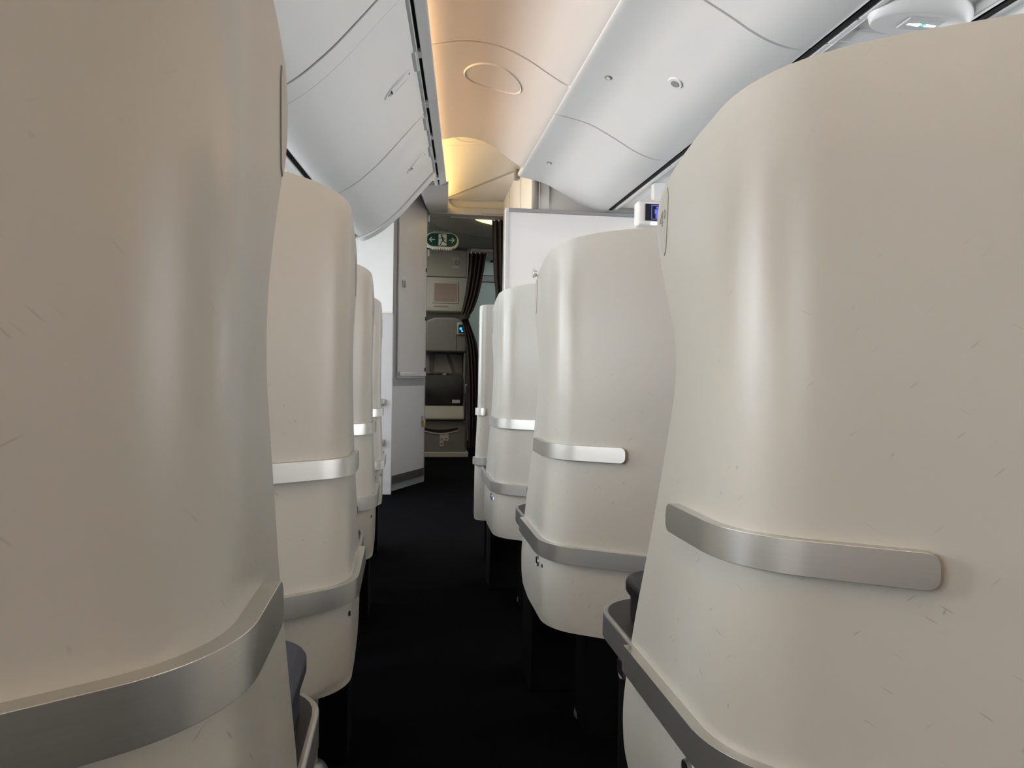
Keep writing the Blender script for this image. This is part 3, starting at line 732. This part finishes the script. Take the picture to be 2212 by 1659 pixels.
# lavatory sign hanging under the centre service panels
lv = thing('lavatory_sign', (1.30, 3.6, EZ+.76), 'white hanging sign box with blue lavatory figures on black', 'sign')
box('housing', 1.157, 1.50, 3.60, 3.68, .765, .890, M['white'], lv, .012, 3)
box('hanger', 1.24, 1.42, 3.62, 3.66, .885, .992, M['white'], lv, .006)
sc_ = box('display', 1.192, 1.465, 3.594, 3.602, .788, .872, M['screendark'], lv)
ps = boxv(1.222, 1.365, 3.592, 3.5945, .863, .866), boxv(1.222, 1.365, 3.592, 3.5945, .794, .797), boxv(1.222, 1.225, 3.592, 3.5945, .797, .863), boxv(1.362, 1.365, 3.592, 3.5945, .797, .863)
mesh('icon_frame', *join(*ps), M['blue'], sc_, smooth=False)
def figure(cx, skirt):
    z = .829; s = [prism([(cx+.0055*math.cos(a*math.pi/6), z+.024+.0055*math.sin(a*math.pi/6)) for a in range(12)], 3.5915, 3.5945)]
    if skirt: s.append(prism([(cx-.006, z+.016), (cx+.006, z+.016), (cx+.015, z-.008), (cx-.015, z-.008)], 3.5915, 3.5945))
    else: s.append(prism([(cx-.012, z+.016), (cx+.012, z+.016), (cx+.013, z-.004), (cx+.008, z-.008), (cx-.008, z-.008), (cx-.013, z-.004)], 3.5915, 3.5945))
    s += [boxv(cx-.008, cx-.001, 3.5915, 3.5945, z-.029, z-.0085), boxv(cx+.001, cx+.008, 3.5915, 3.5945, z-.029, z-.0085)]
    return join(*s)
mesh('figure', *figure(1.252, False), M['blue'], sc_, smooth=False)
mesh('figure', *figure(1.322, True), M['blue'], sc_, smooth=False)
mesh('figure_divider', *boxv(1.286, 1.289, 3.5915, 3.5945, .80, .86), M['blue'], sc_, smooth=False)
box('lower_light', 1.222, 1.42, 3.597, 3.602, .768, .780, M['lit'], lv)

# ================================================================== SEATS
AL = math.atan(.65)
def memo(fn):
    c = {}
    def g(k):
        k = round(k, 9)
        if k not in c: c[k] = fn(k)
        return c[k]
    return g
class Shell:
    """privacy shell: aisle-side wing, rounded corner, angled back. Local frame: v away from the aisle, u forward, z from the eye"""
    def __init__(s, pc, tan, t, top, side_pts, end=.62, bottom=-.575, thick=.03):
        s.pc, s.t, s.top, s.end, s.bottom, s.thick = pc, t, top, end, bottom, thick
        s.al = math.atan(tan); s.turn = math.pi/2-s.al; s.r = t/math.tan(s.turn/2); s.arc = s.r*s.turn
        s.p1 = pc-t; s.p2 = s.p1+s.arc; s.side = side_pts
    def plan(s, p):
        """-> (v, u), outward normal"""
        if p <= s.p1: return (0, -p), (-1, 0)
        if p <= s.p2:
            a = (p-s.p1)/s.r
            return (s.r*(1-math.cos(a)), -s.p1-s.r*math.sin(a)), (-math.cos(a), -math.sin(a))
        a = s.turn; v, u = s.r*(1-math.cos(a)), -s.p1-s.r*math.sin(a); q = p-s.p2
        return (v+q*math.sin(a), u-q*math.cos(a)), (-math.cos(a), -math.sin(a))
    def w(s, z):
        k = min(1, max(0, (-.08-z)/.42)); k = k*k*(3-2*k)
        return .011*k
    def pt(s, p, z, off=0.0):
        (v, u), n = s.plan(p); o = s.w(z)+off
        return (v+n[0]*o, u+n[1]*o, z)
    def p_for_v(s, v):
        p = 0.0
        while s.plan(p)[0][0] < v and p < 2: p += .001
        return p
    def outline(s):
        L = s.side                                     # (u, z) from the bottom to the shoulder
        sh = L[-1]
        T = [(-sh[0], sh[1])]+s.top                    # (p, z) from the shoulder to the far end
        return L, T
    def mesh_fn(s):
        L, T = s.outline(); pe = T[-1][0]; ps = -L[0][0]
        def B(i): return (ps+(pe-ps)*i, L[0][1])
        def Tf(i): return interp(T, i)
        def Lf(j): q = interp(L, j); return (-q[0], q[1])
        # re-parametrise the top so that columns stay evenly spread
        def Tp(i):
            target = T[0][0]+(pe-T[0][0])*i; lo, hi = 0.0, 1.0
            for _ in range(26):
                m = (lo+hi)/2
                if Tf(m)[0] < target: lo = m
                else: hi = m
            return Tf(lo)
        Tp = memo(Tp)
        def Lz(j):
            target = L[0][1]+(L[-1][1]-L[0][1])*j; lo, hi = 0.0, 1.0
            for _ in range(26):
                m = (lo+hi)/2
                if Lf(m)[1] < target: lo = m
                else: hi = m
            return Lf(lo)
        Lz = memo(Lz)
        c00, c10, c01, c11 = B(0), B(1), Tp(0), Tp(1)
        def f(i, j):
            # denser columns towards the aisle end
            i = i**1.6
            b, t, l = B(i), Tp(i), Lz(j); r = (pe, L[0][1]+(T[-1][1]-L[0][1])*j)
            p = (1-j)*b[0]+j*t[0]+(1-i)*l[0]+i*r[0]-((1-i)*(1-j)*c00[0]+i*(1-j)*c10[0]+(1-i)*j*c01[0]+i*j*c11[0])
            z = (1-j)*b[1]+j*t[1]+(1-i)*l[1]+i*r[1]-((1-i)*(1-j)*c00[1]+i*(1-j)*c10[1]+(1-i)*j*c01[1]+i*j*c11[1])
            return p, z
        return f

SIDE_R = [(.060, -.575), (.125, -.568), (.160, -.545), (.172, -.50), (.165, -.45), (.145, -.38), (.122, -.31), (.098, -.246), (.074, -.18), (.048, -.11), (.024, -.05), (.012, -.01), (.010, .027), (.018, .056), (.044, .10), (.072, .152), (.089, .195), (.090, .212), (.084, .232)]
SIDE_L = [(-.02, -.575), (.060, -.562), (.115, -.530), (.138, -.48), (.138, -.42), (.128, -.36), (.108, -.30), (.086, -.235), (.066, -.18), (.044, -.11), (.020, -.05), (.004, -.01), (.000, .027), (.006, .065), (.030, .112), (.064, .165), (.085, .205), (.088, .222), (.083, .240)]
TOP_R = [(-.072, .245), (-.055, .254), (-.025, .266), (.008, .275), (.05, .284), (.09, .290), (.135, .297), (.175, .304), (.22, .312), (.27, .318), (.34, .321), (.45, .321), (.62, .318)]
TOP_L = [(-.072, .255), (-.055, .264), (-.025, .277), (.014, .288), (.06, .298), (.10, .308), (.14, .318), (.175, .327), (.22, .336), (.27, .341), (.34, .343), (.45, .342), (.62, .338)]
SR = Shell(.175, .65, .065, TOP_R, SIDE_R)
SL = Shell(.150, .65, .055, TOP_L, SIDE_L)
# the row-one end panel of the centre column: short wing, reaches lower
SIDE_E = [(.0, -.675), (.018, -.670), (.026, -.655), (.026, -.60), (.024, -.45), (.022, -.30), (.020, -.15), (.016, 0), (.014, .10), (.010, .20), (.006, .26), (.0, .296), (-.008, .308)]
TOP_E = [(.014, .315), (.026, .320), (.05, .324), (.10, .326), (.2, .328), (.40, .330)]
SE = Shell(.045, .30, .028, TOP_E, SIDE_E, bottom=-.675)

def sweep(S, sgn, p0, p1, z0, z1, o0, o1, n=48, round_end=0.0, ends=(1, 1)):
    """bar following the shell's plan between offsets o0 and o1, optionally with rounded end corners"""
    ps = [p0+(p1-p0)*k/n for k in range(n+1)]
    if round_end:
        extra = [round_end*(1-math.cos(k*math.pi/12)) for k in range(7)]
        ps = sorted(set([round(p, 5) for p in ps if (p0+round_end*1.05 < p < p1-round_end*1.05)]+[round(p0+e, 5) for e in extra]+[round(p1-e, 5) for e in extra]))
    vs = []; fs = []
    for p in ps:
        c = 0.0
        if round_end:
            for d, en in ((p-p0, ends[0]), (p1-p, ends[1])):
                if en and d < round_end: c = max(c, round_end-math.sqrt(max(0, round_end**2-(round_end-d)**2)))
            c = min(c, (z1-z0)/2*.98)
        for z, o in ((z0+c, o0), (z0+c, o1), (z1-c, o1), (z1-c, o0)):
            q = S.pt(p, z, o); vs.append((sgn*q[0], q[1], q[2]))
    m = len(ps)
    for i in range(m-1):
        for k in range(4): a = i*4+k; b = i*4+(k+1) % 4; fs.append((a, b, b+4, a+4))
    fs += [(0, 1, 2, 3), ((m-1)*4+3, (m-1)*4+2, (m-1)*4+1, (m-1)*4)]
    return vs, fs

def build_seat(S, sgn, label, x, d, kind='std'):
    """a seat at aisle line x, with the front end of its upper band at distance d"""
    t = thing('suite_seat', (x, d, 0), label, 'seat')
    off = lambda vs: [(v[0]+x, v[1]+d, v[2]) for v in vs]
    def part(name, vf, m, bv=0, parent=None, **k): return mesh(name, off(vf[0]), vf[1], m, parent or t, bv, **k)
    f = S.mesh_fn(); nu, nv = 56, 56
    def surf(o):
        return [[(lambda q: (sgn*q[0], q[1], q[2]))(S.pt(*f(i/nu, j/nv), o)) for i in range(nu+1)] for j in range(nv+1)]
    A = surf(0); B = surf(-S.thick)
    vs = [p for r in A for p in r]+[p for r in B for p in r]; n = (nu+1)*(nv+1); w = nu+1; fs = []
    for j in range(nv):
        for i in range(nu):
            a = j*w+i; fs += [(a, a+1, a+w+1, a+w), (n+a, n+a+w, n+a+w+1, n+a+1)]
    for i in range(nu): a = nv*w+i; fs += [(i, n+i, n+i+1, i+1), (a, a+1, n+a+1, n+a)]
    for j in range(nv): a = j*w; b = a+nu; fs += [(a, a+w, n+a+w, n+a), (b, n+b, n+b+w, b+w)]
    so = part('shell', (vs, fs), M['shell'], .009, seg=4, ang=50, sharp=60)
    uvl = so.data.uv_layers.new(name='UVMap'); rnd = (x+d)*3.7 % 1
    pz = [f(i/nu, j/nv) for j in range(nv+1) for i in range(nu+1)]
    for lp_ in so.data.loops:
        q = pz[lp_.vertex_index % n]; uvl.data[lp_.index].uv = (q[0]+rnd, q[1]+rnd)
    if kind == 'end':
        part('bump_rail', sweep(S, sgn, .005, .070, -.188, -.154, -.002, .013, 16, .010), M['metal'], .003)
        part('bump_rail', sweep(S, sgn, .0, .30, -.418, -.382, -.002, .013, 24, .010), M['metal'], .003)
        part('foot', sweep(S, sgn, .06, .35, FL, -.66, -.08, -.045, 12), M['black'], 0, smooth=False)
        return t
    pe = S.p_for_v(.146 if sgn > 0 else .21)
    part('bump_rail', sweep(S, sgn, 0, pe, -.188, -.154, -.002, .013, 48, .012), M['metal'], .0035)
    pl = S.p_for_v(.42)
    part('bump_rail', sweep(S, sgn, -.140, pl, -.418, -.381, -.002, .014, 60, .004), M['metal'], .0035)
    part('plinth', sweep(S, sgn, 0.02, .50, FL, -.55, -.24, -.11, 24), M['black'], 0, smooth=False)
    # console: rounded table end ahead of the wing
    def cons(inset, z0, z1):
        u0, u1, v1, r = .120, .352-inset, .30, .075
        pts = [(.40, u0), (inset-.012, u0), (inset-.012, u1-r)]
        for k in range(1, 9):
            a = math.pi/2*k/8; pts.append((inset-.012+r*(1-math.cos(a)), u1-r+r*math.sin(a)))
        pts += [(.40, u1)]
        return prism([(sgn*a, b) for a, b in pts], z0, z1, 'z')
    part('console_edge', cons(0, -.424, -.381), M['edge'], .004)
    part('console_top', cons(.007, -.384, -.3795), M['console'], 0, smooth=False)
    part('console_body', cons(.022, FL, -.424), M['black'], .004)
    # round grille on the console side and on the shell
    def disc(u, z, r, vout, name, mm, par=None, hh=.004):
        vs = []; fs = []; nn = 20
        for k, (rr, o) in enumerate(((r, 0), (r*.9, hh), (r*.72, hh*.4))):
            for i in range(nn): a = 2*math.pi*i/nn; vs.append((sgn*(vout-o), u+rr*math.cos(a), z+rr*math.sin(a)))
        for k in (0, 1):
            for i in range(nn): fs.append((k*nn+i, k*nn+(i+1) % nn, (k+1)*nn+(i+1) % nn, (k+1)*nn+i))
        fs.append(tuple(range(2*nn, 3*nn)))
        return part(name, (vs, fs), mm, 0, par)
    g = disc(.245, -.458, .018, .010, 'speaker_grille', M['edge'])
    for k in range(-3, 4):
        vs, fs = boxv(0, .0035, .245+k*.0042-.0011, .245+k*.0042+.0011, -.468, -.448)
        part('grille_bar', ([(sgn*(.0085-v[0]), v[1], v[2]) for v in vs], fs), M['pinhole'], 0, g, smooth=False)
    wz = -S.w(-.45)
    if sgn > 0: g = disc(-.078, -.446, .0125, wz-.0005, 'speaker_grille', M['edge'])
    for k in (range(-2, 3) if sgn > 0 else ()):
        vs, fs = boxv(0, .0035, -.078+k*.0038-.001, -.078+k*.0038+.001, -.4525, -.4395)
        part('grille_bar', ([(sgn*(wz-.001-v[0]), v[1], v[2]) for v in vs], fs), M['pinhole'], 0, g, smooth=False)
    p0 = .1225
    if S.plan(p0): q = S.pt(p0, -.446, .001)
    vs, fs = cyl((sgn*q[0], q[1], q[2]), .0045, .002, 'x', 12)
    part('status_light', (vs, fs), M['led'] if kind == 'led' else M['pinhole'], 0)
    # padded armrest block standing on the console
    def arm(e, z0, z1):
        pts = []; v0, v1, u0, u1, r = (.012-e, .34, .06, .285+e, .05) if sgn > 0 else (.002-e, .34, .06, .335+e, .06)
        pts = [(v1, u0), (v0, u0), (v0, u1-r)]
        for k in range(1, 7): a = math.pi/2*k/6; pts.append((v0+r*(1-math.cos(a)), u1-r+r*math.sin(a)))
        pts.append((v1, u1))
        return prism([(sgn*a, b) for a, b in pts], z0, z1, 'z')
    lm = M['leather'] if sgn > 0 else M['navy']
    part('armrest_base', arm(-.006, -.3795, -.335), lm, .006)
    part('armrest_pad', arm(0, -.342, -.313), lm, .010, seg=4)
    # cushions inside the shell
    part('seat_back', sweep(S, sgn, .06, .50, -.50, .16, -.17, -.045, 30), M['navy'], .03, seg=4)
    part('headrest', sweep(S, sgn, .12, .38, .165, .285, -.12, -.04, 24), M['navy'], .02, seg=4)
    vs, fs = boxv(.10, .62, -.22, .36, -.60, -.44)
    part('seat_cushion', ([(sgn*v[0], v[1]+.25*(.36-v[0]), v[2]) for v in vs], fs), M['navy'], .03, seg=4)
    # number plate near the wing's head edge
    base = [(.050, .247), (.062, .240), (.074, .226), (.0785, .210), (.078, .196), (.072, .180), (.064, .166), (.058, .160), (.053, .166), (.0505, .185), (.048, .21), (.0465, .235)]
    def plate(pts, o):
        nn = len(pts); V = [(sgn*(.002), a, b) for a, b in pts]+[(sgn*(-o), a, b) for a, b in pts]
        return V, [tuple(range(nn)), tuple(range(2*nn-1, nn-1, -1))]+[(i, (i+1) % nn, nn+(i+1) % nn, nn+i) for i in range(nn)]
    cx = sum(a for a, b in base)/len(base); cz = sum(b for a, b in base)/len(base)
    grow = [(cx+(a-cx)*1.03, cz+(b-cz)*1.010) for a, b in base]
    gp_ = part('number_plate', plate(base, .0012), M['plate'], 0, smooth=False)
    part('plate_joint', plate(grow, .0004), M['plategap'], 0, gp_, smooth=False)
    if kind == '4D':
        def strokes(segs, wd_):
            st = []
            for a, b in segs:
                q = limb(a, b, wd_); nn = 4
                V = [(-.0012, u, z) for u, z in q]+[(-.0017, u, z) for u, z in q]
                st.append((V, [(0, 1, 2, 3), (7, 6, 5, 4)]+[(k, (k+1) % 4, 4+(k+1) % 4, 4+k) for k in range(4)]))
            return join(*st)
        four = [((.0655, .219), (.0745, .2045)), ((.0745, .2045), (.0615, .2045)), ((.0655, .219), (.0655, .199))]
        arc = [(.0590, .2195), (.0560, .2190), (.0535, .2165), (.0530, .2140), (.0540, .2110), (.0565, .2090), (.0590, .2085)]
        dee = [((.0590, .2195), (.0590, .2085))]+list(zip(arc[:-1], arc[1:]))
        for sg in (four, dee):
            o = part('seat_number', strokes(sg, .0011), M['text'], 0, gp_, smooth=False); o['label'] = 'thin grey seat number character'
    if kind == '3D':
        vs, fs = cyl((-.004, .050, .262), .012, .012, 'x', 20, .006)
        part('coat_hook', ([(v[0]-.008, v[1], v[2]) for v in vs], fs), M['chrome'], .002)
    # floor fitting with its cap
    fv, fu = (.075, .045) if sgn < 0 else (.132, -.03)
    ft = part('floor_fitting', cyl((sgn*fv, fu, FL), .010, .25, 'z', 14), M['frame'])
    part('fitting_rod', cyl((sgn*(fv+.03), fu+.01, FL), .005, .25, 'z', 10), M['edge'], 0, ft)
    vs = []; fs = []
    for j in range(7):
        a = j/6*math.pi/2
        for i in range(20): b = 2*math.pi*i/20; vs.append((sgn*fv+.036*math.cos(a)*math.cos(b), fu+.05*math.cos(a)*math.sin(b), FL+.045*math.sin(a)+.001))
    for j in range(6):
        for i in range(20): fs.append((j*20+i, j*20+(i+1) % 20, (j+1)*20+(i+1) % 20, (j+1)*20+i))
    part('fitting_cap', (vs, fs), M['edge'], 0, ft)
    return t
AR, ALF, DR, DL, PITCH = .337, -.101, .877, .572, .95
build_seat(SR, 1, 'nearest right seat shell, beige, filling the right of the picture', AR, DR, '4D')
build_seat(SR, 1, 'second right seat shell, beige, with a chrome knob on its edge', AR, DR+PITCH, '3D')
build_seat(SR, 1, 'third right seat shell, bluish white, with a tiny violet light', AR, DR+2*PITCH, 'led')
build_seat(SE, 1, 'narrow white end shell before the partition, farthest on the right', AR+.012, 3.47, 'end')
build_seat(SL, -1, 'nearest left seat shell, beige, filling the left edge of the picture', ALF, DL)
build_seat(SL, -1, 'second left seat shell, beige with two steel bands fully in view', ALF, DL+PITCH)
build_seat(SL, -1, 'third left seat shell, between the second shell and the farthest left one', ALF, DL+2*PITCH)
build_seat(SL, -1, 'farthest left seat shell, a narrow sliver before the half-height wall', ALF, DL+3*PITCH)
